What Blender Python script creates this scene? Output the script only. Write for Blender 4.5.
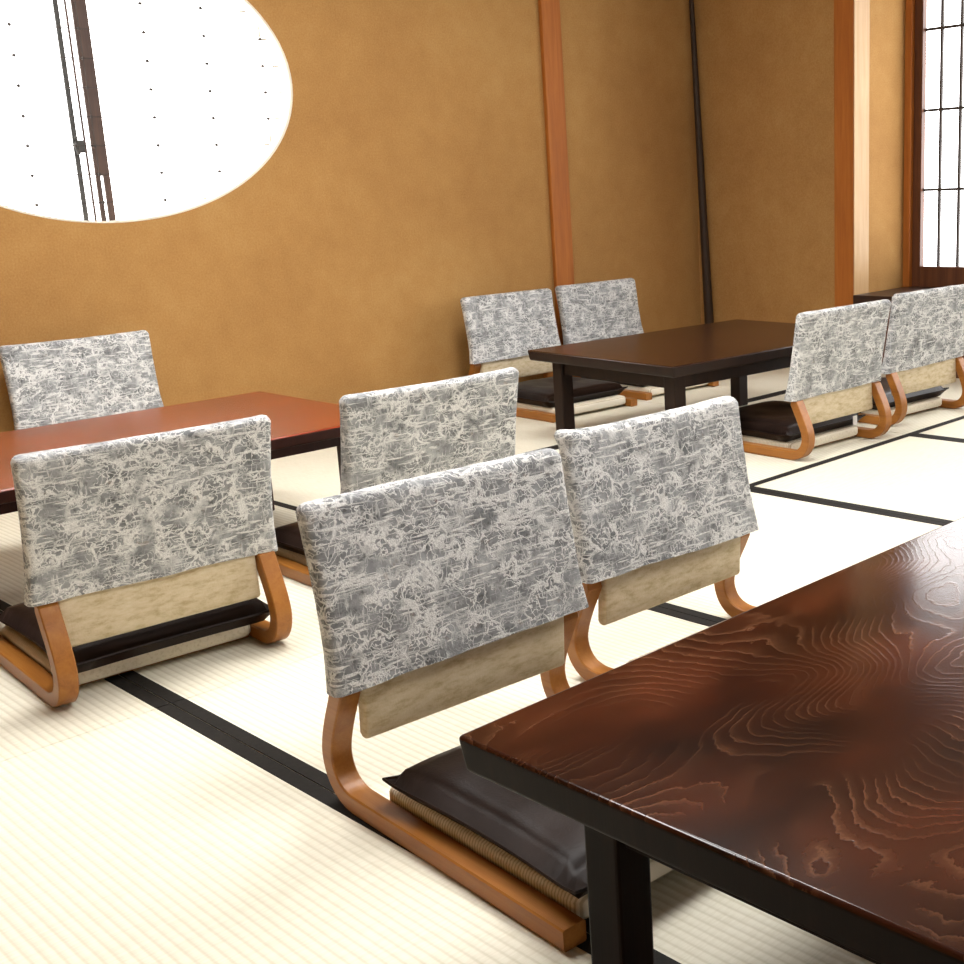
import bpy, bmesh, math, random
from mathutils import Vector, Matrix, noise
import numpy as np

for o in list(bpy.data.objects):
    bpy.data.objects.remove(o)
scene = bpy.context.scene
COL = scene.collection

# ------------------------------------------------------------------ camera
CAM_H = 0.87
F_PX, PITCH, ROLL, YAW, CX, CY = 1223.255, 0.238213, -0.0412, 0.767534, 642.0, 482.0
fw = Vector((math.cos(YAW) * math.cos(PITCH), math.sin(YAW) * math.cos(PITCH), -math.sin(PITCH)))
rt = Vector((math.sin(YAW), -math.cos(YAW), 0))
up = rt.cross(fw)
r2 = rt * math.cos(ROLL) + up * math.sin(ROLL)
u2 = -rt * math.sin(ROLL) + up * math.cos(ROLL)
cam_d = bpy.data.cameras.new('camera')
cam = bpy.data.objects.new('camera', cam_d)
COL.objects.link(cam)
cam.matrix_world = Matrix(((r2.x, u2.x, -fw.x, 0), (r2.y, u2.y, -fw.y, 0), (r2.z, u2.z, -fw.z, CAM_H), (0, 0, 0, 1)))
cam_d.sensor_width = 36.0
cam_d.lens = F_PX / 964 * 36.0
cam_d.shift_x = (482 - CX) / 964
cam_d.shift_y = (CY - 482) / 964
cam_d.clip_start = 0.02
scene.camera = cam

# ------------------------------------------------------------------ world, exposure
world = bpy.data.worlds.new('world')
scene.world = world
world.use_nodes = True
world.node_tree.nodes['Background'].inputs[0].default_value = (0.9, 0.95, 1.0, 1)
world.node_tree.nodes['Background'].inputs[1].default_value = 0.5
vs = scene.view_settings
vs.view_transform = 'Standard'
vs.look = 'None'
vs.gamma = 1.0
vs.use_curve_mapping = False
vs.exposure = 0.42
LAMP_POWER = 19.0          # emission of the ceiling lamp diffusers
ROUND_PAPER = 4.0          # daylight behind the oval window
SIDE_PAPER = 5.5           # daylight through the shoji by the ledge

FILL_PAPER = 0.35          # cool fill from paper screens added behind the camera

# ------------------------------------------------------------------ room measures (metres)
Y1 = 4.10      # wall with the oval window
X2 = 4.73      # wall past the corner
YP = 3.175     # recess starts here
X3 = 5.19      # window wall of the recess
XL, YB, ZC = -1.7, -1.8, 2.45


# ------------------------------------------------------------------ node helpers
class NT:
    def __init__(self, name):
        m = bpy.data.materials.new(name)
        m.use_nodes = True
        self.m = m
        self.t = m.node_tree
        self.b = self.t.nodes['Principled BSDF']
        self.tc = self.t.nodes.new('ShaderNodeTexCoord')

    def n(self, typ, **kw):
        nd = self.t.nodes.new(typ)
        for k, v in kw.items():
            if k.startswith('i_'):
                key = k[2:]
                key = int(key) if key.isdigit() else key.replace('_', ' ')
                nd.inputs[key].default_value = v
            else:
                setattr(nd, k, v)
        return nd

    def l(self, a, b):
        self.t.links.new(a, b)

    def map(self, scale=(1, 1, 1), loc=(0, 0, 0), rot=(0, 0, 0), src='Object', rnd=0.0):
        mp = self.n('ShaderNodeMapping')
        mp.inputs['Scale'].default_value = scale
        mp.inputs['Location'].default_value = loc
        mp.inputs['Rotation'].default_value = rot
        s = self.tc.outputs[src]
        if rnd:
            oi = self.n('ShaderNodeObjectInfo')
            mu = self.n('ShaderNodeMath', operation='MULTIPLY')
            mu.inputs[1].default_value = rnd
            self.l(oi.outputs['Random'], mu.inputs[0])
            ad = self.n('ShaderNodeVectorMath', operation='ADD')
            self.l(s, ad.inputs[0])
            self.l(mu.outputs[0], ad.inputs[1])
            s = ad.outputs[0]
        self.l(s, mp.inputs['Vector'])
        return mp.outputs[0]

    def noise(self, vec, scale, detail=3, rough=0.5, dist=0.0):
        nd = self.n('ShaderNodeTexNoise')
        nd.inputs['Scale'].default_value = scale
        nd.inputs['Detail'].default_value = detail
        nd.inputs['Roughness'].default_value = rough
        nd.inputs['Distortion'].default_value = dist
        self.l(vec, nd.inputs['Vector'])
        return nd.outputs[0]

    def ramp(self, fac, stops, interp='LINEAR'):
        nd = self.n('ShaderNodeValToRGB')
        cr = nd.color_ramp
        cr.interpolation = interp
        while len(cr.elements) < len(stops):
            cr.elements.new(0.5)
        for e, (p, c) in zip(cr.elements, stops):
            e.position = p
            e.color = (*c, 1) if not isinstance(c, (int, float)) else (c, c, c, 1)
        self.l(fac, nd.inputs[0])
        return nd.outputs[0]

    def math(self, op, a, b=None):
        nd = self.n('ShaderNodeMath', operation=op)
        for i, v in enumerate((a, b)):
            if v is None:
                continue
            if isinstance(v, (int, float)):
                nd.inputs[i].default_value = v
            else:
                self.l(v, nd.inputs[i])
        return nd.outputs[0]

    def mix(self, fac, a, b, mode='MIX'):
        nd = self.n('ShaderNodeMix', data_type='RGBA', blend_type=mode)
        for key, v in ((0, fac), (6, a), (7, b)):
            if isinstance(v, (int, float)):
                nd.inputs[key].default_value = v
            elif isinstance(v, tuple):
                nd.inputs[key].default_value = (*v, 1)
            else:
                self.l(v, nd.inputs[key])
        return nd.outputs[2]

    def bump(self, h, strength=0.3, dist=0.002):
        nd = self.n('ShaderNodeBump')
        nd.inputs['Strength'].default_value = strength
        nd.inputs['Distance'].default_value = dist
        self.l(h, nd.inputs['Height'])
        self.l(nd.outputs[0], self.b.inputs['Normal'])

    def col(self, c):
        if isinstance(c, tuple):
            self.b.inputs['Base Color'].default_value = (*c, 1)
        else:
            self.l(c, self.b.inputs['Base Color'])

    def set(self, **kw):
        for k, v in kw.items():
            self.b.inputs[k.replace('_', ' ')].default_value = v


M = {}

def mat_wall():
    t = NT('juraku plaster')
    v = t.map()
    a = t.noise(v, 1.3, 4, 0.6)
    b = t.noise(v, 9, 5, 0.65)
    c = t.noise(v, 160, 2, 0.6)
    f = t.math('ADD', t.math('MULTIPLY', a, 0.6), t.math('MULTIPLY', b, 0.4))
    base = t.ramp(f, [(0.32, (0.285, 0.138, 0.042)), (0.5, (0.37, 0.197, 0.063)), (0.68, (0.45, 0.265, 0.094))])
    col = t.mix(0.35, base, t.ramp(c, [(0.3, (0.28, 0.14, 0.044)), (0.7, (0.46, 0.27, 0.10))]))
    t.col(col)
    t.set(Roughness=0.92, Specular_IOR_Level=0.15)
    t.bump(c, 0.25, 0.002)
    return t.m

def mat_wood(name, c0, c1, c2, rough=0.4, scale=1.0, axis=2, coat=0.0, rnd=5.0, spec=0.35):
    t = NT(name)
    s = [14.0 * scale] * 3
    s[axis] = 1.0 * scale
    v = t.map(tuple(s), rnd=rnd)
    a = t.noise(v, 2.2, 5, 0.6, 0.6)
    s2 = [90.0 * scale] * 3
    s2[axis] = 3.0
    b = t.noise(t.map(tuple(s2), rnd=rnd), 3, 3, 0.6)
    f = t.math('ADD', t.math('MULTIPLY', a, 0.7), t.math('MULTIPLY', b, 0.3))
    t.col(t.ramp(f, [(0.3, c0), (0.5, c1), (0.7, c2)]))
    t.set(Roughness=rough, Coat_Weight=coat, Coat_Roughness=0.2, Specular_IOR_Level=spec)
    t.bump(b, 0.12, 0.001)
    return t.m

def mat_tabletop(name, dark, mid, light, line, rough, coat, freq=9.0, sc=(2.1, 3.6, 3.6), spec=0.5):
    """flat-sawn cathedral grain: thin contour lines of a smooth stretched field"""
    t = NT(name)
    v = t.map(sc, loc=(3.1, 7.3, 1.0), rnd=3.0)
    a = t.noise(v, 1.0, 1.2, 0.35, 0.35)
    warp = t.noise(t.map((14, 22, 22)), 1.6, 4, 0.65)
    h = t.math('ADD', t.math('MULTIPLY', a, freq * 3.0), t.math('MULTIPLY', warp, 1.7))
    fr = t.math('FRACT', h)
    ring = t.ramp(fr, [(0.0, 0.0), (0.55, 0.12), (0.84, 0.45), (0.93, 1.0), (1.0, 0.0)])
    patch = t.noise(t.map((3, 5, 5)), 1.3, 3, 0.55)
    base = t.ramp(patch, [(0.33, dark), (0.52, mid), (0.72, light)])
    vis = t.ramp(t.noise(t.map((4, 6, 6), loc=(9, 2, 0)), 1.2, 2, 0.5), [(0.38, 0.03), (0.60, 0.75)])
    ring = t.math('MULTIPLY', ring, vis)
    t.col(t.mix(ring, base, line))
    t.set(Roughness=rough, Coat_Weight=coat, Coat_Roughness=0.08, Specular_IOR_Level=spec)
    t.bump(ring, 0.13, 0.001)
    return t.m

def mat_cover():
    t = NT('jacquard chair cover')
    v = t.map(rnd=7.0)
    w = t.noise(v, 28, 3, 0.6)
    add = t.n('ShaderNodeVectorMath', operation='MULTIPLY_ADD')
    nz = t.n('ShaderNodeTexNoise')
    nz.inputs['Scale'].default_value = 34
    nz.inputs['Detail'].default_value = 3
    t.l(v, nz.inputs['Vector'])
    t.l(nz.outputs['Color'], add.inputs[0])
    add.inputs[1].default_value = (0.06, 0.06, 0.06)
    t.l(v, add.inputs[2])
    vec = add.outputs[0]
    def edge(scale, sx):
        mp = t.n('ShaderNodeMapping')
        mp.inputs['Scale'].default_value = sx
        t.l(vec, mp.inputs['Vector'])
        vo = t.n('ShaderNodeTexVoronoi', feature='DISTANCE_TO_EDGE')
        vo.inputs['Scale'].default_value = scale
        t.l(mp.outputs[0], vo.inputs['Vector'])
        return vo.outputs['Distance']
    e1 = t.ramp(edge(58, (1, 1, 1.2)), [(0.0, 1.0), (0.03, 0.8), (0.085, 0.0)])
    e2 = t.ramp(edge(19, (0.7, 1, 1.5)), [(0.0, 1.0), (0.035, 0.9), (0.07, 0.0)])
    def strokes(sc, rot, lo, hi, amp):
        return t.ramp(t.noise(t.map(sc, rot=rot, rnd=7.0), 1.0, 2, 0.55), [(lo, 0.0), (hi, amp)])
    st = strokes((11, 11, 200), (0, 0, 0), 0.62, 0.68, 0.5)
    st2 = strokes((170, 170, 22), (0, 0, 0), 0.60, 0.70, 0.6)
    st3 = strokes((18, 18, 150), (0, 0.6, 0), 0.60, 0.66, 0.9)
    st4 = strokes((18, 18, 150), (0, -0.75, 0), 0.60, 0.66, 0.9)
    vis = t.ramp(t.noise(v, 22, 2, 0.5), [(0.36, 0.12), (0.54, 1.0)])
    lines = t.math('MULTIPLY', t.math('MAXIMUM', e1, e2), vis)
    lines = t.math('MAXIMUM', t.math('MAXIMUM', lines, t.math('MAXIMUM', st, st2)), t.math('MAXIMUM', st3, st4))
    fine = t.noise(v, 420, 2, 0.6)
    lines = t.math('MULTIPLY', lines, t.ramp(fine, [(0.33, 0.55), (0.58, 1.0)]))
    body = t.ramp(t.noise(v, 20, 4, 0.65), [(0.3, (0.12, 0.125, 0.128)), (0.5, (0.24, 0.248, 0.253)), (0.7, (0.39, 0.40, 0.405))])
    dk = t.ramp(t.noise(v, 75, 2, 0.6), [(0.30, 0.7), (0.42, 0.0)])
    body = t.mix(dk, body, (0.075, 0.075, 0.072))
    red = t.ramp(t.noise(v, 60, 2, 0.5), [(0.66, 0.0), (0.74, 0.35)])
    body = t.mix(red, body, (0.24, 0.16, 0.11))
    t.col(t.mix(lines, body, (0.755, 0.755, 0.735)))
    t.set(Roughness=0.95, Specular_IOR_Level=0.1, Sheen_Weight=0.1, Sheen_Roughness=0.6)
    t.bump(t.math('ADD', lines, t.math('MULTIPLY', fine, 0.3)), 0.6, 0.0015)
    return t.m

def mat_beige():
    t = NT('beige woven upholstery')
    v = t.map(rnd=4.0)
    a = t.ramp(t.noise(t.map((26, 26, 70), rnd=4.0), 1.3, 4, 0.65), [(0.30, (0.42, 0.33, 0.19)), (0.5, (0.57, 0.475, 0.32)), (0.7, (0.64, 0.55, 0.40))])
    t.col(a)
    f = t.noise(t.map((260, 260, 120), rnd=4.0), 1.5, 2, 0.6)
    t.set(Roughness=0.9, Specular_IOR_Level=0.15)
    t.bump(f, 0.4, 0.0012)
    return t.m

def mat_pad():
    t = NT('ribbed seat pad cloth')
    v = t.map()
    wv = t.n('ShaderNodeTexWave', wave_type='BANDS', bands_direction='Y')
    wv.inputs['Scale'].default_value = 55
    wv.inputs['Distortion'].default_value = 1.2
    wv.inputs['Detail Scale'].default_value = 3
    t.l(v, wv.inputs['Vector'])
    t.col(t.ramp(wv.outputs['Fac'], [(0.15, (0.52, 0.45, 0.32)), (0.6, (0.74, 0.68, 0.56))]))
    t.set(Roughness=0.9, Specular_IOR_Level=0.15)
    t.bump(wv.outputs['Fac'], 0.3, 0.0012)
    return t.m

def mat_cushion():
    t = NT('dark brown leatherette')
    v = t.map(rnd=4.0)
    a = t.noise(v, 6, 3, 0.6)
    t.col(t.ramp(a, [(0.3, (0.010, 0.0055, 0.004)), (0.7, (0.020, 0.011, 0.008))]))
    b = t.noise(v, 240, 2, 0.6)
    t.set(Roughness=0.4, Specular_IOR_Level=0.12)
    t.bump(t.math('ADD', b, t.math('MULTIPLY', t.noise(v, 14, 2, 0.5), 6.0)), 0.2, 0.0016)
    return t.m

def mat_tatami(name, axis):
    """rush matting, ribs running along the long side"""
    t = NT(name)
    v = t.map()
    wv = t.n('ShaderNodeTexWave', wave_type='BANDS', bands_direction=axis)
    wv.inputs['Scale'].default_value = 0.314 / 0.0145
    wv.inputs['Distortion'].default_value = 0.25
    wv.inputs['Detail'].default_value = 1
    wv.inputs['Detail Scale'].default_value = 3
    t.l(v, wv.inputs['Vector'])
    n1 = t.noise(v, 1.6, 4, 0.6)
    sc = (30, 300, 30) if axis == 'X' else (300, 30, 30)
    n2 = t.noise(t.map(sc), 1.0, 2, 0.6)
    base = t.ramp(n1, [(0.3, (0.72, 0.69, 0.57)), (0.7, (0.79, 0.77, 0.67))])
    rib = t.ramp(wv.outputs['Fac'], [(0.0, (0.60, 0.57, 0.46)), (0.30, (0.77, 0.75, 0.66)), (1.0, (0.81, 0.795, 0.71))])
    c = t.mix(0.6, base, rib)
    c = t.mix(t.math('MULTIPLY', t.ramp(n2, [(0.35, 1.0), (0.6, 0.0)]), 0.18), c, (0.48, 0.43, 0.28))
    t.col(t.mix(1.0, c, (0.92, 0.905, 0.86), 'MULTIPLY'))
    t.set(Roughness=0.62, Specular_IOR_Level=0.2)
    t.bump(wv.outputs['Fac'], 0.3, 0.0015)
    return t.m

def mat_plain(name, c, rough=0.6, spec=0.4, var=0.15, scale=30):
    t = NT(name)
    a = t.noise(t.map(rnd=3.0), scale, 3, 0.6)
    lo = tuple(x * (1 - var) for x in c)
    hi = tuple(min(1, x * (1 + var)) for x in c)
    t.col(t.ramp(a, [(0.3, lo), (0.7, hi)]))
    t.set(Roughness=rough, Specular_IOR_Level=spec)
    t.bump(a, 0.1, 0.001)
    return t.m

def mat_glow(name, col, strength):
    t = NT(name)
    a = t.noise(t.map(), 12, 3, 0.6)
    c = t.ramp(a, [(0.3, tuple(x * 0.97 for x in col)), (0.7, col)])
    t.col((0.85, 0.85, 0.83))
    t.l(c, t.b.inputs['Emission Color'])
    t.set(Roughness=0.8, Emission_Strength=strength)
    return t.m


M['wall'] = mat_wall()
M['post'] = mat_wood('cedar post', (0.27, 0.078, 0.010), (0.36, 0.112, 0.015), (0.43, 0.15, 0.024), 0.6)
M['litface'] = mat_wood('window-lit cedar', (0.40, 0.235, 0.095), (0.47, 0.29, 0.13), (0.53, 0.345, 0.17), 0.5)  # same cedar as the post, lightened to carry the window light
M['darkframe'] = mat_wood('dark window frame wood', (0.06, 0.020, 0.009), (0.095, 0.032, 0.013), (0.14, 0.050, 0.02), 0.45)
M['ledge'] = mat_wood('dark lacquered ledge', (0.018, 0.008, 0.005), (0.028, 0.012, 0.007), (0.045, 0.02, 0.01), 0.35, axis=1)
M['bent'] = mat_wood('bent beech plywood', (0.235, 0.080, 0.012), (0.315, 0.118, 0.019), (0.38, 0.158, 0.031), 0.42, axis=1, coat=0.1)
M['cover'] = mat_cover()
M['beige'] = mat_beige()
M['pad'] = mat_pad()
M['cushion'] = mat_cushion()
M['mat_y'] = mat_tatami('tatami ribs along y', 'X')
M['mat_x'] = mat_tatami('tatami ribs along x', 'Y')
M['heri'] = mat_plain('black cloth border', (0.012, 0.010, 0.008), 0.8, 0.2, 0.3, 120)
M['subfloor'] = mat_plain('subfloor', (0.03, 0.022, 0.012), 0.9, 0.2)
M['ceil'] = mat_wood('ceiling board', (0.16, 0.09, 0.04), (0.21, 0.125, 0.058), (0.26, 0.16, 0.08), 0.6, axis=0)
M['near_top'] = mat_tabletop('zelkova lacquer', (0.008, 0.002, 0.001), (0.026, 0.0058, 0.0022), (0.062, 0.0135, 0.0046), (0.13, 0.055, 0.026), 0.15, 0.0, freq=19.0, spec=0.28)
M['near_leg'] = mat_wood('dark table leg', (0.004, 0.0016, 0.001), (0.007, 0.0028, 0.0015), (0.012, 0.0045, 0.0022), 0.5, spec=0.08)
M['far_top'] = mat_tabletop('dark brown lacquer', (0.016, 0.005, 0.0025), (0.024, 0.008, 0.0035), (0.036, 0.013, 0.006), (0.05, 0.02, 0.01), 0.25, 0.0, spec=0.4)
M['far_leg'] = mat_wood('dark brown table leg', (0.009, 0.0035, 0.002), (0.015, 0.006, 0.003), (0.022, 0.009, 0.004), 0.55, spec=0.25)
M['red_top'] = mat_tabletop('red lacquer', (0.10, 0.012, 0.003), (0.155, 0.020, 0.0045), (0.21, 0.030, 0.007), (0.20, 0.035, 0.008), 0.2, 0.0, spec=0.55)
M['red_leg'] = mat_wood('red brown table leg', (0.02, 0.004, 0.002), (0.03, 0.006, 0.003), (0.045, 0.010, 0.004), 0.5, spec=0.25)
M['round_paper'] = mat_glow('daylit white paper', (1.0, 1.0, 1.0), ROUND_PAPER)
M['side_paper'] = mat_glow('daylit shoji paper', (0.98, 0.99, 1.0), SIDE_PAPER)
M['fill_paper'] = mat_glow('cool fill paper', (0.86, 0.94, 1.0), FILL_PAPER)
M['reveal'] = mat_plain('cream reveal', (0.72, 0.66, 0.55), 0.8, 0.2, 0.05)
M['wire'] = mat_plain('dark lattice reed', (0.05, 0.04, 0.035), 0.7, 0.3)
M['greybar'] = mat_plain('grey weathered bar', (0.06, 0.058, 0.055), 0.6, 0.3)
M['pillar'] = mat_wood('weathered brown pillar', (0.045, 0.025, 0.02), (0.075, 0.045, 0.035), (0.11, 0.06, 0.04), 0.55)
M['pole'] = mat_plain('smoked dark pole', (0.03, 0.016, 0.008), 0.6, 0.3)
M['white'] = mat_plain('white cloth tag', (0.85, 0.85, 0.83), 0.8, 0.2, 0.03)
M['lampframe'] = mat_plain('white lamp frame', (0.75, 0.74, 0.7), 0.5, 0.3, 0.03)
M['lamp'] = mat_glow('lamp diffuser', (1.0, 0.985, 0.97), LAMP_POWER)


# ------------------------------------------------------------------ mesh helpers
class MB:
    def __init__(self):
        self.v, self.f = [], []

    def add(self, vs, fs):
        o = len(self.v)
        self.v += [tuple(p) for p in vs]
        self.f += [tuple(i + o for i in f) for f in fs]
        return self

    def box(self, x0, x1, y0, y1, z0, z1):
        return self.add([(x0, y0, z0), (x1, y0, z0), (x1, y1, z0), (x0, y1, z0), (x0, y0, z1), (x1, y0, z1), (x1, y1, z1), (x0, y1, z1)],
                        [(0, 3, 2, 1), (4, 5, 6, 7), (0, 1, 5, 4), (1, 2, 6, 5), (2, 3, 7, 6), (3, 0, 4, 7)])

    def loops(self, loops, cap=True, closed=True):
        n = len(loops[0])
        o = len(self.v)
        for lp in loops:
            self.v += [tuple(p) for p in lp]
        for i in range(len(loops) - 1):
            for j in range(n if closed else n - 1):
                a, b = o + i * n + j, o + i * n + (j + 1) % n
                self.f.append((a, b, b + n, a + n))
        if cap:
            self.f.append(tuple(o + j for j in reversed(range(n))))
            self.f.append(tuple(o + (len(loops) - 1) * n + j for j in range(n)))
        return self

    def tube(self, pts, rad, n=8):
        loops = []
        P = [Vector(p) for p in pts]
        for i, p in enumerate(P):
            d = (P[min(i + 1, len(P) - 1)] - P[max(i - 1, 0)]).normalized()
            a = d.cross(Vector((0, 0, 1)))
            if a.length < 1e-3:
                a = d.cross(Vector((0, 1, 0)))
            a.normalize()
            b = d.cross(a)
            rr = rad[i] if isinstance(rad, (list, tuple)) else rad
            loops.append([p + (a * math.cos(2 * math.pi * k / n) + b * math.sin(2 * math.pi * k / n)) * rr for k in range(n)])
        return self.loops(loops)

    def mesh(self, name, mat, bevel=0.0, seg=2, smooth=False):
        me = bpy.data.meshes.new(name)
        me.from_pydata(self.v, [], self.f)
        bm = bmesh.new()
        bm.from_mesh(me)
        bmesh.ops.recalc_face_normals(bm, faces=bm.faces)
        if bevel:
            ed = [e for e in bm.edges if len(e.link_faces) == 2 and e.calc_face_angle(0) > 0.6]
            bmesh.ops.bevel(bm, geom=ed, offset=bevel, segments=seg, profile=0.5, affect='EDGES')
        for f in bm.faces:
            f.smooth = smooth
        bm.to_mesh(me)
        bm.free()
        if smooth:
            me.set_sharp_from_angle(angle=math.radians(50))
        me.materials.append(M[mat])
        return me


def put(name, me, parent=None, loc=(0, 0, 0), rz=0.0):
    o = bpy.data.objects.new(name, me)
    COL.objects.link(o)
    o.location = loc
    o.rotation_euler = (0, 0, rz)
    o.parent = parent
    return o

def build(mb, name, mat, parent=None, loc=(0, 0, 0), rz=0.0, bevel=0.0, seg=2, smooth=False):
    return put(name, mb.mesh(name, mat, bevel, seg, smooth), parent, loc, rz)

def bx(name, mat, b, parent=None, bevel=0.0, smooth=False):
    """box given by world bounds, origin at its base centre"""
    x0, x1, y0, y1, z0, z1 = b
    cx, cy = (x0 + x1) / 2, (y0 + y1) / 2
    pl = Vector((0, 0, 0))
    q = parent
    while q:
        pl += q.location
        q = q.parent
    m = MB().box(x0 - cx, x1 - cx, y0 - cy, y1 - cy, 0, z1 - z0)
    return build(m, name, mat, parent, Vector((cx, cy, z0)) - pl, 0, bevel, 2, smooth)

def struct(o):
    o['kind'] = 'structure'
    return o

def tag(o, label, cat, group=None):
    o['label'] = label
    o['category'] = cat
    if group:
        o['group'] = group
    return o

def empty(name, loc=(0, 0, 0), rz=0.0):
    return put(name, None, None, loc, rz)


# ------------------------------------------------------------------ floor of tatami mats
fl = struct(bx('floor', 'subfloor', (XL, X3, YB, Y1 + 0.1, -0.12, -0.055)))
fl['label'] = 'floor of pale tatami mats with black cloth borders'

def tatami(x0, x1, y0, y1, along):
    """one mat; `along` is the direction of its long sides and cloth borders"""
    x0, x1 = max(x0, XL), min(x1, X3 - 0.02 if y1 < YP else X2)
    y0, y1 = max(y0, YB), min(y1, Y1)
    if x1 - x0 < 0.05 or y1 - y0 < 0.05:
        return
    g, hw = 0.0012, 0.026
    cx, cy = (x0 + x1) / 2, (y0 + y1) / 2
    hx, hy = (x1 - x0) / 2 - g, (y1 - y0) / 2 - g
    o = build(MB().box(-hx, hx, -hy, hy, 0, 0.0545), 'tatami_mat', 'mat_y' if along == 'y' else 'mat_x', fl,
              Vector((cx, cy, -0.0545)) - fl.location, 0, 0.0015, 1)
    for s in (-1, 1):
        if along == 'y':
            m = MB().box(s * hx - hw if s > 0 else -hx, hx if s > 0 else -hx + hw, -hy, hy, 0, 0.0012)
        else:
            m = MB().box(-hx, hx, s * hy - hw if s > 0 else -hy, hy if s > 0 else -hy + hw, 0, 0.0012)
        build(m, 'border_cloth', 'heri', o, (0, 0, 0.0545))

W = 0.91
CX0 = 0.875
for i in range(-3, 2):                                   # columns west of x = 1.775
    a = CX0 + (i - 1) * W
    for j in range(-2, 3):
        tatami(a, a + W, 2.04 + j * 2 * W - 2 * W, 2.04 + j * 2 * W, 'y')
for i in range(1, 5):                                    # columns further east, long sides towards the wall
    a = CX0 + i * W
    for j in range(-2, 1):
        tatami(a, a + W, 2.175 + j * 2 * W - 2 * W, 2.175 + j * 2 * W, 'y')
for j in range(3):                                       # rows in the far part, long sides along the wall
    for a in (CX0 + W, CX0 + 3 * W):
        tatami(a, a + 2 * W, 2.175 + j * W, 2.175 + (j + 1) * W, 'x')


# ------------------------------------------------------------------ walls
OW = dict(x=1.812, z=1.272, a=0.700, b=0.455)           # the oval opening

def wall_with_oval():
    x0, x1, z0, z1 = XL - 0.1, X2 + 0.1, -0.06, ZC + 0.05
    cx, cz = OW['x'], OW['z']
    ang = [2 * math.pi * i / 120 for i in range(120)]
    ang += [math.atan2(z - cz, x - cx) % (2 * math.pi) for x in (x0, x1) for z in (z0, z1)]
    ang = sorted(ang)
    inner, outer = [], []
    for t in ang:
        c, s = math.cos(t), math.sin(t)
        k = 1 / math.hypot(c / OW['a'], s / OW['b'])
        inner.append((cx + c * k, cz + s * k))
        kk = min((x1 - cx) / c if c > 1e-9 else 1e9, (x0 - cx) / c if c < -1e-9 else 1e9,
                 (z1 - cz) / s if s > 1e-9 else 1e9, (z0 - cz) / s if s < -1e-9 else 1e9)
        outer.append((cx + c * kk, cz + s * kk))
    m = MB()
    L = lambda pts, y: [(x, y, z) for x, z in pts]
    m.loops([L(outer, Y1 + 0.09), L(outer, Y1), L(inner, Y1), L(inner, Y1 + 0.09), L(outer, Y1 + 0.09)], cap=False)
    return m, inner

wm, oval = wall_with_oval()
struct(build(wm, 'wall_back', 'wall'))
struct(bx('wall_right', 'wall', (X2, X3 + 0.12, YP, Y1, -0.06, ZC)))
# wall that carries the window of the recess: built around the opening
WY0, WY1, WZ0, WZ1 = -0.60, 3.175, 0.345, 1.95
wr = struct(bx('wall_recess', 'wall', (X3, X3 + 0.12, YB, WY0, -0.06, ZC)))
bx('panel_above', 'wall', (X3, X3 + 0.12, WY0, WY1, WZ1, ZC), wr)
bx('panel_below', 'wall', (X3, X3 + 0.12, WY0, WY1, -0.06, WZ0), wr)
struct(bx('wall_left', 'wall', (XL - 0.1, XL, YB, Y1, -0.06, ZC)))
FX0, FX1, FZ0, FZ1 = 0.3, 3.9, 0.05, 1.95
wf = struct(bx('wall_front', 'wall', (XL - 0.1, FX0, YB - 0.1, YB, -0.06, ZC)))
bx('panel_beside', 'wall', (FX1, X3 + 0.12, YB - 0.1, YB, -0.06, ZC), wf)
bx('panel_above', 'wall', (FX0, FX1, YB - 0.1, YB, FZ1, ZC), wf)
bx('panel_below', 'wall', (FX0, FX1, YB - 0.1, YB, -0.06, FZ0), wf)
struct(bx('ceiling', 'ceil', (XL - 0.1, X3 + 0.12, YB - 0.1, Y1 + 0.1, ZC, ZC + 0.08)))
struct(bx('baseboard_back', 'post', (XL, X2, Y1 - 0.012, Y1, 0.0, 0.028)))
struct(bx('baseboard_right', 'post', (X2 - 0.012, X2, YP, Y1 - 0.012, 0.0, 0.028)))

# posts and the dark ledge of the recess
p1 = struct(bx('trim_1', 'post', (3.732, 3.842, Y1 - 0.022, Y1, 0.0, ZC), bevel=0.004))
p1['label'] = 'orange cedar post set in the plaster wall'
p2 = struct(bx('trim_2', 'post', (X2 - 0.012, X2 + 0.112, YP - 0.004, YP + 0.098, 0.0, ZC), bevel=0.003))
p2['label'] = 'square cedar post at the edge of the window recess'
bx('lit_face', 'litface', (X2 - 0.008, X2 + 0.109, YP - 0.008, YP - 0.004, 0.0, ZC), p2)  # post face turned to the window, its light painted as a paler colour
lg = struct(bx('trim_3', 'ledge', (X2 - 0.02, X3, YB, YP - 0.008, 0.295, 0.345), bevel=0.004))
lg['label'] = 'dark lacquered ledge under the lattice window'
bx('front_panel', 'darkframe', (X2 + 0.01, X2 + 0.03, YB, YP - 0.008, 0.0, 0.295), lg)

# ------------------------------------------------------------------ oval window
w1 = struct(empty('window_1', (OW['x'], Y1, OW['z'])))
w1['label'] = 'oval window with white paper behind a thin lattice'
ring = MB()
LL = lambda k, y: [((x - OW['x']) * k, y, (z - OW['z']) * k) for x, z in oval]
ring.loops([LL(0.9995, -0.002), LL(0.985, -0.002), LL(0.985, 0.088), LL(0.9995, 0.088), LL(0.9995, -0.002)], cap=False)
build(ring, 'reveal_ring', 'reveal', w1)
build(MB().box(-0.85, 0.85, 0.15, 0.155, -0.6, 0.6), 'paper_pane', 'round_paper', w1)

def oval_span_z(x, k=0.985):
    q = 1 - ((x - OW['x']) / (OW['a'] * k)) ** 2
    return OW['b'] * k * math.sqrt(max(q, 0))

def oval_span_x(z, k=0.985):
    q = 1 - ((z - OW['z']) / (OW['b'] * k)) ** 2
    return OW['a'] * k * math.sqrt(max(q, 0))

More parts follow.
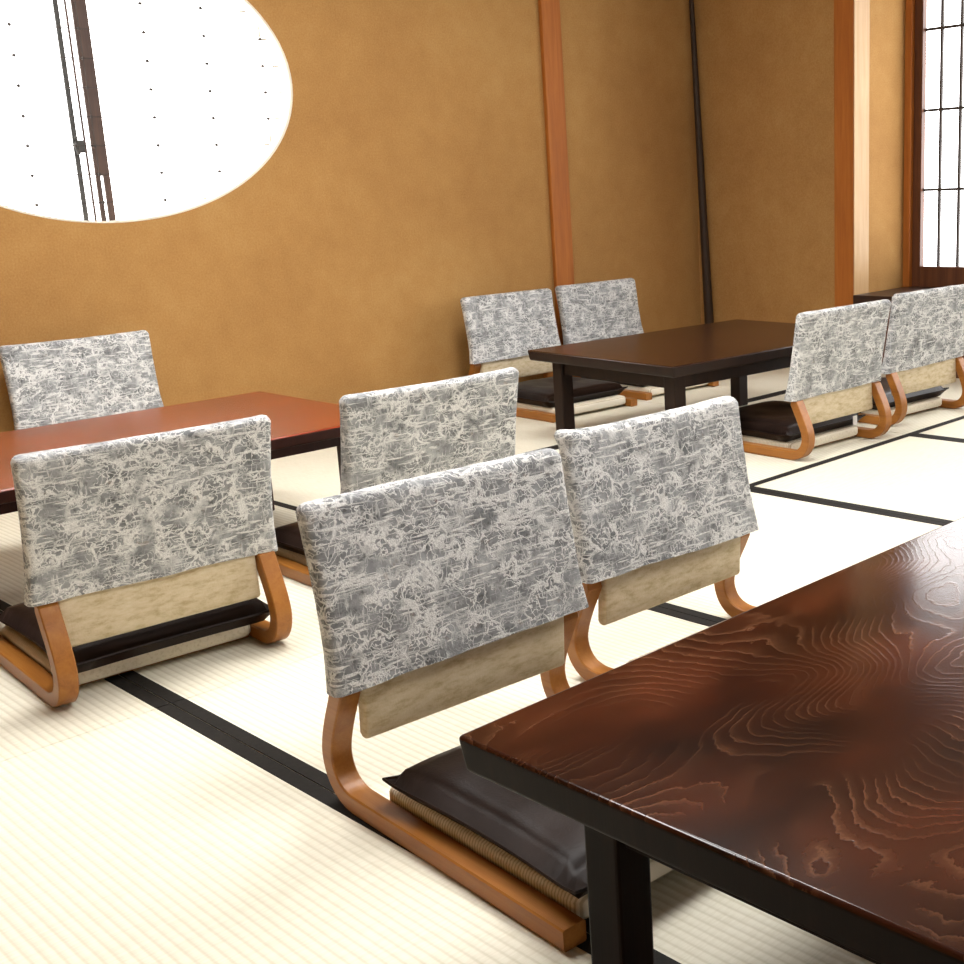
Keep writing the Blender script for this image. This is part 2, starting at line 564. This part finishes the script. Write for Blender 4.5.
vx = [1.577 + 0.2135 * i for i in range(-2, 5)]
hz = [0.8845 + 0.0907 * i for i in range(0, 10)]
for x in vx:
    h = oval_span_z(x)
    if h > 0.05:
        build(MB().tube([(x - OW['x'], 0.05, -h), (x - OW['x'], 0.05, h)], 0.0016, 6), 'lattice_bar', 'wire', w1)
for z in hz:
    h = oval_span_x(z)
    if h > 0.05:
        build(MB().tube([(-h, 0.0522, z - OW['z']), (h, 0.0522, z - OW['z'])], 0.0016, 6), 'lattice_rod', 'wire', w1)
kn = MB()
for x in vx:
    for z in hz:
        if abs(z - OW['z']) < oval_span_z(x) - 0.01:
            px, pz = x - OW['x'], z - OW['z']
            kn.box(px - 0.0032, px + 0.0032, 0.046, 0.056, pz - 0.0042, pz + 0.0042)
k = build(kn, 'lattice_ties', 'wire', w1)
k['kind'] = 'stuff'
fr = w1
zc = OW['z']
build(MB().box(1.737 - 1.812, 1.752 - 1.812, 0.09, 0.096, -0.6, 0.6), 'grey_bar', 'greybar', w1)
build(MB().box(1.772 - 1.812, 1.7785 - 1.812, 0.09, 0.094, -0.6, 0.6), 'thin_bar', 'pillar', w1)
pl = MB().box(1.7935 - 1.812, 1.841 - 1.812, 0.085, 0.095, 0.97 - zc, 0.6)
pl.box(1.7935 - 1.812, 1.809 - 1.812, 0.085, 0.095, -0.6, 0.97 - zc)
pl.box(1.819 - 1.812, 1.841 - 1.812, 0.085, 0.095, -0.6, 0.97 - zc)
build(pl, 'pillar', 'pillar', w1, bevel=0.002)
lt = MB().box(1.743 - 1.812, 1.768 - 1.812, 0.078, 0.1, 1.045 - zc, 1.085 - zc)
lt.tube([(1.742 - 1.812, 0.075, 1.095 - zc), (1.735 - 1.812, 0.07, 1.07 - zc), (1.744 - 1.812, 0.075, 1.04 - zc)], 0.006, 8)
build(lt, 'latch', 'greybar', w1, bevel=0.002)


# ------------------------------------------------------------------ shoji window and added fill screens
def shoji(name, label, x, y0, y1, z0, z1, paper, side, ys, zs, jamb=0.04, stile=0.045, rail=0.096):
    """lattice window in a wall of constant x; side = -1 when the room is on its -x side"""
    w = struct(empty(name, (x, (y0 + y1) / 2, z0)))
    w['label'] = label
    X = lambda a, b: (x + min(side * a, side * b), x + max(side * a, side * b))
    def b(nm, mt, xa, xb, ya, yb, za, zb, bev=0.002):
        bx(nm, mt, (*X(xa, xb), ya, yb, za, zb), w, bev)
    b('jamb', 'post', -0.08, 0.05, y1 - jamb, y1 - 0.001, z0, z1)
    b('jamb', 'post', -0.08, 0.05, y0 + 0.001, y0 + jamb, z0, z1)
    b('head', 'post', -0.08, 0.05, y0 + jamb, y1 - jamb, z1 - 0.05, z1 - 0.001)
    b('stile', 'darkframe', -0.02, 0.025, y1 - jamb - stile, y1 - jamb, z0, z1 - 0.05)
    b('stile', 'darkframe', -0.02, 0.025, y0 + jamb, y0 + jamb + stile, z0, z1 - 0.05)
    b('rail', 'darkframe', -0.02, 0.024, y0 + jamb + stile, y1 - jamb - stile, z0, z0 + rail)
    b('rail', 'darkframe', -0.02, 0.024, y0 + jamb + stile, y1 - jamb - stile, z1 - 0.11, z1 - 0.05)
    b('paper_pane', paper, -0.012, -0.009, y0 + jamb + stile - 0.01, y1 - jamb - stile + 0.01, z0 + rail - 0.01, z1 - 0.1, 0)
    for yy in ys:
        b('muntin', 'wire', -0.009, 0.006, yy - 0.0055, yy + 0.0055, z0 + rail, z1 - 0.11, 0)
    for zz in zs:
        b('crossbar', 'wire', -0.009, 0.004, y0 + jamb + stile, y1 - jamb - stile, zz - 0.006, zz + 0.006, 0)
    return w

shoji('window_2', 'lattice paper window in a dark frame above the ledge', X3, WY0, WY1, WZ0, WZ1, 'side_paper', -1,
      [3.012 - 0.0995 * i for i in range(40) if 3.012 - 0.0995 * i > WY0 + 0.1], [0.793, 1.150, 1.503], jamb=0.036, stile=0.043)
w3 = struct(empty('fill_screens', ((FX0 + FX1) / 2, YB - 0.05, FZ0)))  # unseen screens, added to give a soft cool fill
w3['label'] = 'four added lattice paper screens behind the viewer for soft fill light'
for i in range(4):
    a0, a1 = FX0 + 0.9 * i, FX0 + 0.9 * (i + 1)
    y0 = YB - 0.06
    for b in ((a0, a0 + 0.03, FZ0, FZ1), (a1 - 0.03, a1, FZ0, FZ1), (a0 + 0.03, a1 - 0.03, FZ0, FZ0 + 0.06), (a0 + 0.03, a1 - 0.03, FZ1 - 0.06, FZ1)):
        bx('screen_frame', 'darkframe', (b[0], b[1], y0, y0 + 0.03, b[2], b[3]), w3)
    bx('paper_pane', 'fill_paper', (a0 + 0.03, a1 - 0.03, y0 + 0.008, y0 + 0.011, FZ0 + 0.06, FZ1 - 0.06), w3)
    for q in (1, 2, 3):
        xx = a0 + 0.03 + 0.21 * q
        bx('muntin', 'wire', (xx - 0.004, xx + 0.004, y0 + 0.011, y0 + 0.022, FZ0 + 0.06, FZ1 - 0.06), w3)
    for q in range(1, 6):
        zz = FZ0 + 0.06 + 0.297 * q
        bx('crossbar', 'wire', (a0 + 0.03, a1 - 0.03, y0 + 0.011, y0 + 0.020, zz - 0.004, zz + 0.004), w3)

# ------------------------------------------------------------------ slim pole in the corner
pt = MB()
n = 9
pt.tube([(X2 - 0.050 + 0.012 * i / n, Y1 - 0.105 + 0.085 * i / n, 0.001 + 2.0 * i / n) for i in range(n + 1)],
        [0.025 - 0.015 * i / n for i in range(n + 1)], 12)
base = Vector((X2 - 0.050, Y1 - 0.105, 0))
pt.v = [tuple(Vector(v) - base) for v in pt.v]
tag(build(pt, 'wooden_pole', 'pole', loc=base, smooth=True), 'slim dark wooden pole leaning into the corner of the plaster walls', 'pole')


# ------------------------------------------------------------------ ceiling lamps
for x, y, where in ((1.05, 2.35, 'red-topped table'), (2.35, 2.10, 'dark brown table'), (1.55, 0.45, 'table with bold wood grain')):
    t = tag(empty('ceiling_lamp', (x, y, ZC)), 'flat white ceiling lamp hanging above the ' + where, 'lamp', 'ceiling lamps')
    a = 0.42
    m = MB()
    for s in (-1, 1):
        m.box(-a, a, s * a - 0.02, s * a + 0.02, -0.09, 0)
        m.box(s * a - 0.02, s * a + 0.02, -a + 0.02, a - 0.02, -0.09, 0)
    build(m, 'lamp_frame', 'lampframe', t)
    build(MB().box(-a + 0.02, a - 0.02, -a + 0.02, a - 0.02, -0.08, -0.05), 'diffuser', 'lamp', t)


# ------------------------------------------------------------------ low tables
def table(label, loc, rz, L, D, H, th, mats, leg=0.06, inset=0.06, apron=0.05, group=None, edge=0.006):
    t = tag(empty('low_table', loc, rz), label, 'table', group)
    top = MB().box(-L / 2, L / 2, -D / 2, D / 2, H - th, H)
    # undercut lower edge, as on the photograph's tables
    top.v = [(x * (1 if z > H - th / 2 else (1 - 0.010 / L)), y * (1 if z > H - th / 2 else (1 - 0.010 / D)), z) for x, y, z in top.v]
    to = build(top, 'table_top', mats[0], t, bevel=edge, seg=4, smooth=True)
    to.data.materials.append(M[mats[1]])            # board sides take the dark leg material, shade put into the colour
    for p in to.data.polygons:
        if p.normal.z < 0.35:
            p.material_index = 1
        p.use_smooth = p.area < 0.02                # large faces keep their true flat normal
    lx, ly = L / 2 - inset, D / 2 - inset
    for sx in (-1, 1):
        for sy in (-1, 1):
            m = MB().box(min(sx * lx, sx * (lx - leg)), max(sx * lx, sx * (lx - leg)), min(sy * ly, sy * (ly - leg)), max(sy * ly, sy * (ly - leg)), 0, H - th)
            build(m, 'leg', mats[1], t, bevel=0.004)
    for s in (-1, 1):
        build(MB().box(-lx + leg, lx - leg, min(s * (ly - 0.012), s * (ly - 0.034)), max(s * (ly - 0.012), s * (ly - 0.034)), H - th - apron, H - th), 'apron', mats[1], t, bevel=0.002)
        build(MB().box(min(s * (lx - 0.012), s * (lx - 0.034)), max(s * (lx - 0.012), s * (lx - 0.034)), -ly + leg, ly - leg, H - th - apron, H - th), 'apron', mats[1], t, bevel=0.002)
    return t

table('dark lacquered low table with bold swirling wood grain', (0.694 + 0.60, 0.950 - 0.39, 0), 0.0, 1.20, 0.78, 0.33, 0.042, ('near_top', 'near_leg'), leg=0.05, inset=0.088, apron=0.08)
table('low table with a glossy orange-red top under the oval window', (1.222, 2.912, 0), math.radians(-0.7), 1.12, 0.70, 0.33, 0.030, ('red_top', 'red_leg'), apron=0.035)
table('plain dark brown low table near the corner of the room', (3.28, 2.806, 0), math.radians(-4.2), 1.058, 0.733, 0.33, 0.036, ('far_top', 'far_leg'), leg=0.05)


# ------------------------------------------------------------------ zaisu chairs
HW = 0.2325            # half width of the cover
ZB, ZT, LEAN, TH = 0.195, 0.470, 0.045, 0.036

def rear_y(z):
    return -LEAN * (z - ZB) / (0.468 - ZB)

def spline(pts, n):
    """Catmull-Rom through 2-D points"""
    out = []
    P = [pts[0]] + list(pts) + [pts[-1]]
    for i in range(1, len(P) - 2):
        for j in range(n):
            t = j / n
            q = []
            for k in (0, 1):
                p0, p1, p2, p3 = P[i - 1][k], P[i][k], P[i + 1][k], P[i + 2][k]
                q.append(0.5 * (2 * p1 + (p2 - p0) * t + (2 * p0 - 5 * p1 + 4 * p2 - p3) * t * t + (3 * p1 - p0 - 3 * p2 + p3) * t ** 3))
            out.append(tuple(q))
    out.append(pts[-1])
    return out

def side_frame_mesh():
    """one bent plywood side: floor runner, round bend, S-shaped back post"""
    path = [(0.50, 0.0155), (0.28, 0.0155), (0.09, 0.0155), (0.045, 0.0155), (0.012, 0.0170), (-0.014, 0.0270), (-0.031, 0.046), (-0.038, 0.072), (-0.033, 0.100), (-0.019, 0.134), (-0.001, 0.170), (0.012, 0.205), (0.008, 0.27), (-0.0135, 0.400)]
    pts = spline(path, 6)
    loops = []
    for i, (y, z) in enumerate(pts):
        a, b = pts[max(i - 1, 0)], pts[min(i + 1, len(pts) - 1)]
        d = Vector((b[0] - a[0], b[1] - a[1])).normalized()
        nrm = Vector((-d.y, d.x))
        h = 0.0145 if z < 0.19 else 0.0095
        w = 0.0175
        c = 0.0022
        prof = [(-w, -h + c), (-w + c, -h), (w - c, -h), (w, -h + c), (w, h - c), (w - c, h), (-w + c, h), (-w, h - c)]
        loops.append([(px, y + nrm.x * ph, z + nrm.y * ph) for px, ph in prof])
    m = MB().loops(loops)
    me = m.mesh('side_frame', 'bent', smooth=True)
    me.set_sharp_from_angle(angle=math.radians(30))
    return me

def rounded_rect(hx, hy, r, n=5, nx=26):
    """closed outline, many points along the long sides"""
    pts = []
    for i in range(nx):
        pts.append((-hx + r + (2 * hx - 2 * r) * i / nx, -hy))
    for i in range(n):
        t = -math.pi / 2 + math.pi / 2 * i / n
        pts.append((hx - r + r * math.cos(t), -hy + r + r * math.sin(t)))
    if hy > r:
        pts.append((hx, -hy + r))
    for i in range(n):
        t = math.pi / 2 * i / n
        pts.append((hx - r + r * math.cos(t), hy - r + r * math.sin(t)))
    for i in range(nx):
        pts.append((hx - r - (2 * hx - 2 * r) * i / nx, hy))
    for i in range(n):
        t = math.pi / 2 + math.pi / 2 * i / n
        pts.append((-hx + r + r * math.cos(t), hy - r + r * math.sin(t)))
    if hy > r:
        pts.append((-hx, hy - r))
    for i in range(n):
        t = math.pi + math.pi / 2 * i / n
        pts.append((-hx + r + r * math.cos(t), -hy + r + r * math.sin(t)))
    return pts

def cover_mesh(seed, tuck=None, k=1.0):
    rnd = random.Random(seed)
    off = Vector((rnd.uniform(0, 90), rnd.uniform(0, 90), rnd.uniform(0, 90)))
    hem = rnd.uniform(-0.006, 0.006)
    sag = rnd.uniform(0.000, 0.005)
    loops = []
    zs = [ZB + (ZT - 0.012 - ZB) * i / 22 for i in range(23)]
    rows = [(z, 0.0) for z in zs] + [(ZT - 0.006, 0.0025), (ZT - 0.002, 0.0055), (ZT, 0.0105)]
    for z, ins in rows:
        t = (z - ZB) / (ZT - ZB)
        flare = 0.003 * max(0, 1 - t * 5)
        hx = HW - 0.004 * math.sin(t * math.pi) - ins + flare
        hy = TH / 2 - ins + flare * 0.6
        lp = []
        for x, y in rounded_rect(hx, hy, min(0.012, hy - 0.0005)):
            p = Vector((x, y, z))
            nx = noise.noise(p * 9 + off) * 0.0022 + noise.noise(Vector((x * 26, y * 9, z * 12)) + off) * 0.0013
            crease = 0
            if t < 0.25:
                crease = math.sin(x * 60 + seed) * 0.0012 * (1 - t * 4)
            ny = (nx + crease) * (1 if y > 0 else -1)
            zz = z + (noise.noise(Vector((x * 6, seed, 0))) * 0.004 + hem * x / HW) * (1 - t)
            if t > 0.9:
                zz += -sag * (1 - (x / HW) ** 2) + noise.noise(Vector((x * 14, y * 20, seed))) * 0.0022
            if tuck is not None:
                d = math.hypot(x - tuck[0], z - tuck[1])
                ny += 0.0065 * math.sin(d * 200) * math.exp(-(d / 0.045) ** 2) * (1 if y > 0 else -1)
                zz += 0.007 * math.exp(-(d / 0.03) ** 2)
            lp.append((x, y + ny + rear_y(z) + TH / 2, ZB + (zz - ZB) * k))
        loops.append(lp)
    m = MB()
    n = len(loops[0])
    # hem turned inside so that the cover has thickness
    inner = [(x * 0.985, (y - TH / 2) * 0.82 + TH / 2, z + 0.012) for x, y, z in loops[0]]
    m.loops([inner] + loops, cap=False)
    m.f.append(tuple(len(m.v) - n + j for j in range(n)))
    return m.mesh('backrest_cover', 'cover', smooth=True)

def panel_mesh():
    loops = []
    for z, ins in [(0.104, 0.007), (0.106, 0.003), (0.111, 0.0), (0.15, 0.0), (0.195, 0.0), (0.3, 0.0), (0.42, 0.0)]:
        c = rear_y(z) + TH / 2 if z > 0.2 else 0.016 - 0.10 * (0.2 - z) * 0.6
        lp = [(x, y + c, z) for x, y in rounded_rect(0.1865 - ins * 0.3, 0.0115 - ins, 0.004, 3, 14)]
        loops.append(lp)
    return MB().loops(loops).mesh('backrest_panel', 'beige', smooth=True)

def pad_mesh():
    loops = []
    hx, hy, cy = 0.1855, 0.215, 0.268
    for z, ins in [(0.010, 0.008), (0.012, 0.003), (0.018, 0.0), (0.036, 0.0), (0.042, 0.003), (0.0455, 0.010)]:
        loops.append([(x, y + cy, z) for x, y in rounded_rect(hx - ins, hy - ins, 0.018, 5, 16)])
    return MB().loops(loops).mesh('seat_pad', 'pad', smooth=True)

def rail_mesh():
    return MB().box(-0.187, 0.187, -0.02, 0.02, 0.0, 0.010).mesh('cross_rail', 'bent', 0.002)

FRAME_ME, PANEL_ME, PAD_ME, RAIL_ME = side_frame_mesh(), panel_mesh(), pad_mesh(), rail_mesh()

def chair(label, loc, rz, seed, tuck=None, k=1.0):
    t = tag(empty('floor_chair', loc, rz), label, 'chair', 'legless chairs around the low tables')
    for s in (-1, 1):
        put('side_frame', FRAME_ME, t, (s * 0.2055, 0, 0))
    put('backrest_panel', PANEL_ME, t)
    put('backrest_cover', cover_mesh(seed, tuck, k), t)
    put('seat_pad', PAD_ME, t)
    put('cross_rail', RAIL_ME, t, (0, 0.10, 0))
    put('cross_rail', RAIL_ME, t, (0, 0.42, 0))
    return t

def cushion_mesh(seed, S=0.207):
    """square stuffed cushion with drawn-out corners and a seam round the edge"""
    rnd = random.Random(seed)
    off = Vector((rnd.uniform(0, 50), rnd.uniform(0, 50), 0))
    n = 20
    m = MB()
    def surf(sgn):
        o = len(m.v)
        for j in range(n + 1):
            for i in range(n + 1):
                u, v = -1 + 2 * i / n, -1 + 2 * j / n
                e = max((1 - abs(u) ** 4.5), 0) * max((1 - abs(v) ** 4.5), 0)
                h = 0.034 * e ** 0.27
                # edges bow inwards between the pulled-out corners
                px = S * u * (1 - 0.055 * (1 - abs(v) ** 2.2) * abs(u))
                py = S * v * (1 - 0.055 * (1 - abs(u) ** 2.2) * abs(v))
                w = noise.noise(Vector((u * 2, v * 2, sgn)) + off) * 0.006 * e + noise.noise(Vector((u * 6, v * 6, sgn)) + off) * 0.002 * e
                if sgn > 0:
                    w -= 0.008 * math.exp(-((u / 0.4) ** 2 + (v / 0.4) ** 2))
                    z = 0.024 + h + w
                else:
                    z = 0.024 - min(h * 1.15, 0.0235)
                tip = (abs(u) * abs(v)) ** 10
                m.v.append((px, py, z + 0.006 * tip))
        for j in range(n):
            for i in range(n):
                a = o + j * (n + 1) + i
                f = (a, a + 1, a + n + 2, a + n + 1)
                m.f.append(f if sgn > 0 else f[::-1])
    surf(1)
    surf(-1)
    me = m.mesh('stuffed_body', 'cushion', smooth=True)
    bm = bmesh.new()
    bm.from_mesh(me)
    bmesh.ops.remove_doubles(bm, verts=bm.verts, dist=0.0004)
    for f in bm.faces:
        f.smooth = True
    bm.to_mesh(me)
    bm.free()
    pp = []
    for k in range(4 * n):
        s, q = divmod(k, n)
        a = -1 + 2 * q / n
        u, v = [(a, -1), (1, a), (-a, 1), (-1, -a)][s]
        px = S * u * (1 - 0.055 * (1 - abs(v) ** 2.2) * abs(u))
        py = S * v * (1 - 0.055 * (1 - abs(u) ** 2.2) * abs(v))
        pp.append((px, py, 0.024 + 0.006 * (abs(u) * abs(v)) ** 10))
    pm = MB().tube(pp + [pp[0]], 0.0028, 6).mesh('piping', 'cushion', smooth=True)
    return me, pm

CUSH = [cushion_mesh(s) for s in (3, 8, 21)]

def cushion(ch, label, k, dy=0.255, rz=0.0, dx=0.0, tag_at=None):
    """loose cushion lying on a chair's seat pad: a thing of its own"""
    c, s = math.cos(ch.rotation_euler.z), math.sin(ch.rotation_euler.z)
    x, y = ch.location.x + c * dx - s * dy, ch.location.y + s * dx + c * dy
    t = tag(empty('floor_cushion', (x, y, 0.0460), ch.rotation_euler.z + rz), label, 'cushion', 'dark cushions on the legless chairs')
    put('stuffed_body', CUSH[k][0], t)
    put('piping', CUSH[k][1], t)
    if tag_at:
        m = MB().box(-0.011, 0.011, -0.002, 0.0, -0.016, 0.016)
        build(m, 'care_tag', 'white', t, tag_at, bevel=0.0006)
    return t

R = math.radians
PI = math.pi
a = chair('legless chair turned towards the red-topped table, its bent wood sides in full view', (0.949, 2.170, 0), R(-3.5), 1)
cushion(a, 'dark cushion with a pointed corner on the chair turned towards the red-topped table', 0, dy=0.205, dx=0.01)
a = chair('legless chair facing the red-topped table, half hidden behind the swirling-grain table\'s chairs', (1.613, 2.206, 0), R(-2.2), 2)
cushion(a, 'brown cushion peeping out below the red-topped table on the half hidden chair', 1)
chair('legless chair between the red-topped table and the wall below the oval window', (1.572, 3.965, 0), PI + R(-1.5), 3, k=1.0)
a = chair('legless chair in a grey cover at the corner of the swirling-grain table', (1.079, 1.408 + TH, 0), PI + R(-3.2), 4, k=0.96)
cushion(a, 'black-brown cushion on the chair at the corner of the swirling-grain table', 2, dy=0.300)
a = chair('legless chair with a puckered upper cover corner behind the swirling-grain table', (1.623, 1.472 + TH, 0), PI + R(-1.0), 5, k=0.955, tuck=(0.215, 0.458))
cushion(a, 'dark cushion on the puckered chair, tucked beneath the swirling-grain table', 0, dy=0.345)
a = chair('white-lit legless chair against the wall beside the cedar post, farther from the corner', (3.322, 3.880 + TH, 0), PI + R(-2.7), 6, k=0.95)
cushion(a, 'dark cushion on the wall-side chair farther from the corner pole', 1)
a = chair('white-lit legless chair in front of the cedar post, nearer the corner pole', (3.865, 3.905 + TH, 0), PI + R(-2.4), 7, k=0.95)
cushion(a, 'dark cushion on the wall-side chair nearer the corner pole', 2)
a = chair('legless chair with its back to the open mats, pulled up to the dark brown table', (3.278, 2.258, 0), R(-2.9), 8)
cushion(a, 'dark cushion with a small white tag on the chair at the dark brown table', 1, tag_at=(0.155, -0.2035, 0.020))
a = chair('legless chair standing by the window ledge at the dark brown table\'s end', (3.898, 2.300, 0), R(-4.4), 9)
cushion(a, 'dark cushion on the chair standing by the window ledge', 2)
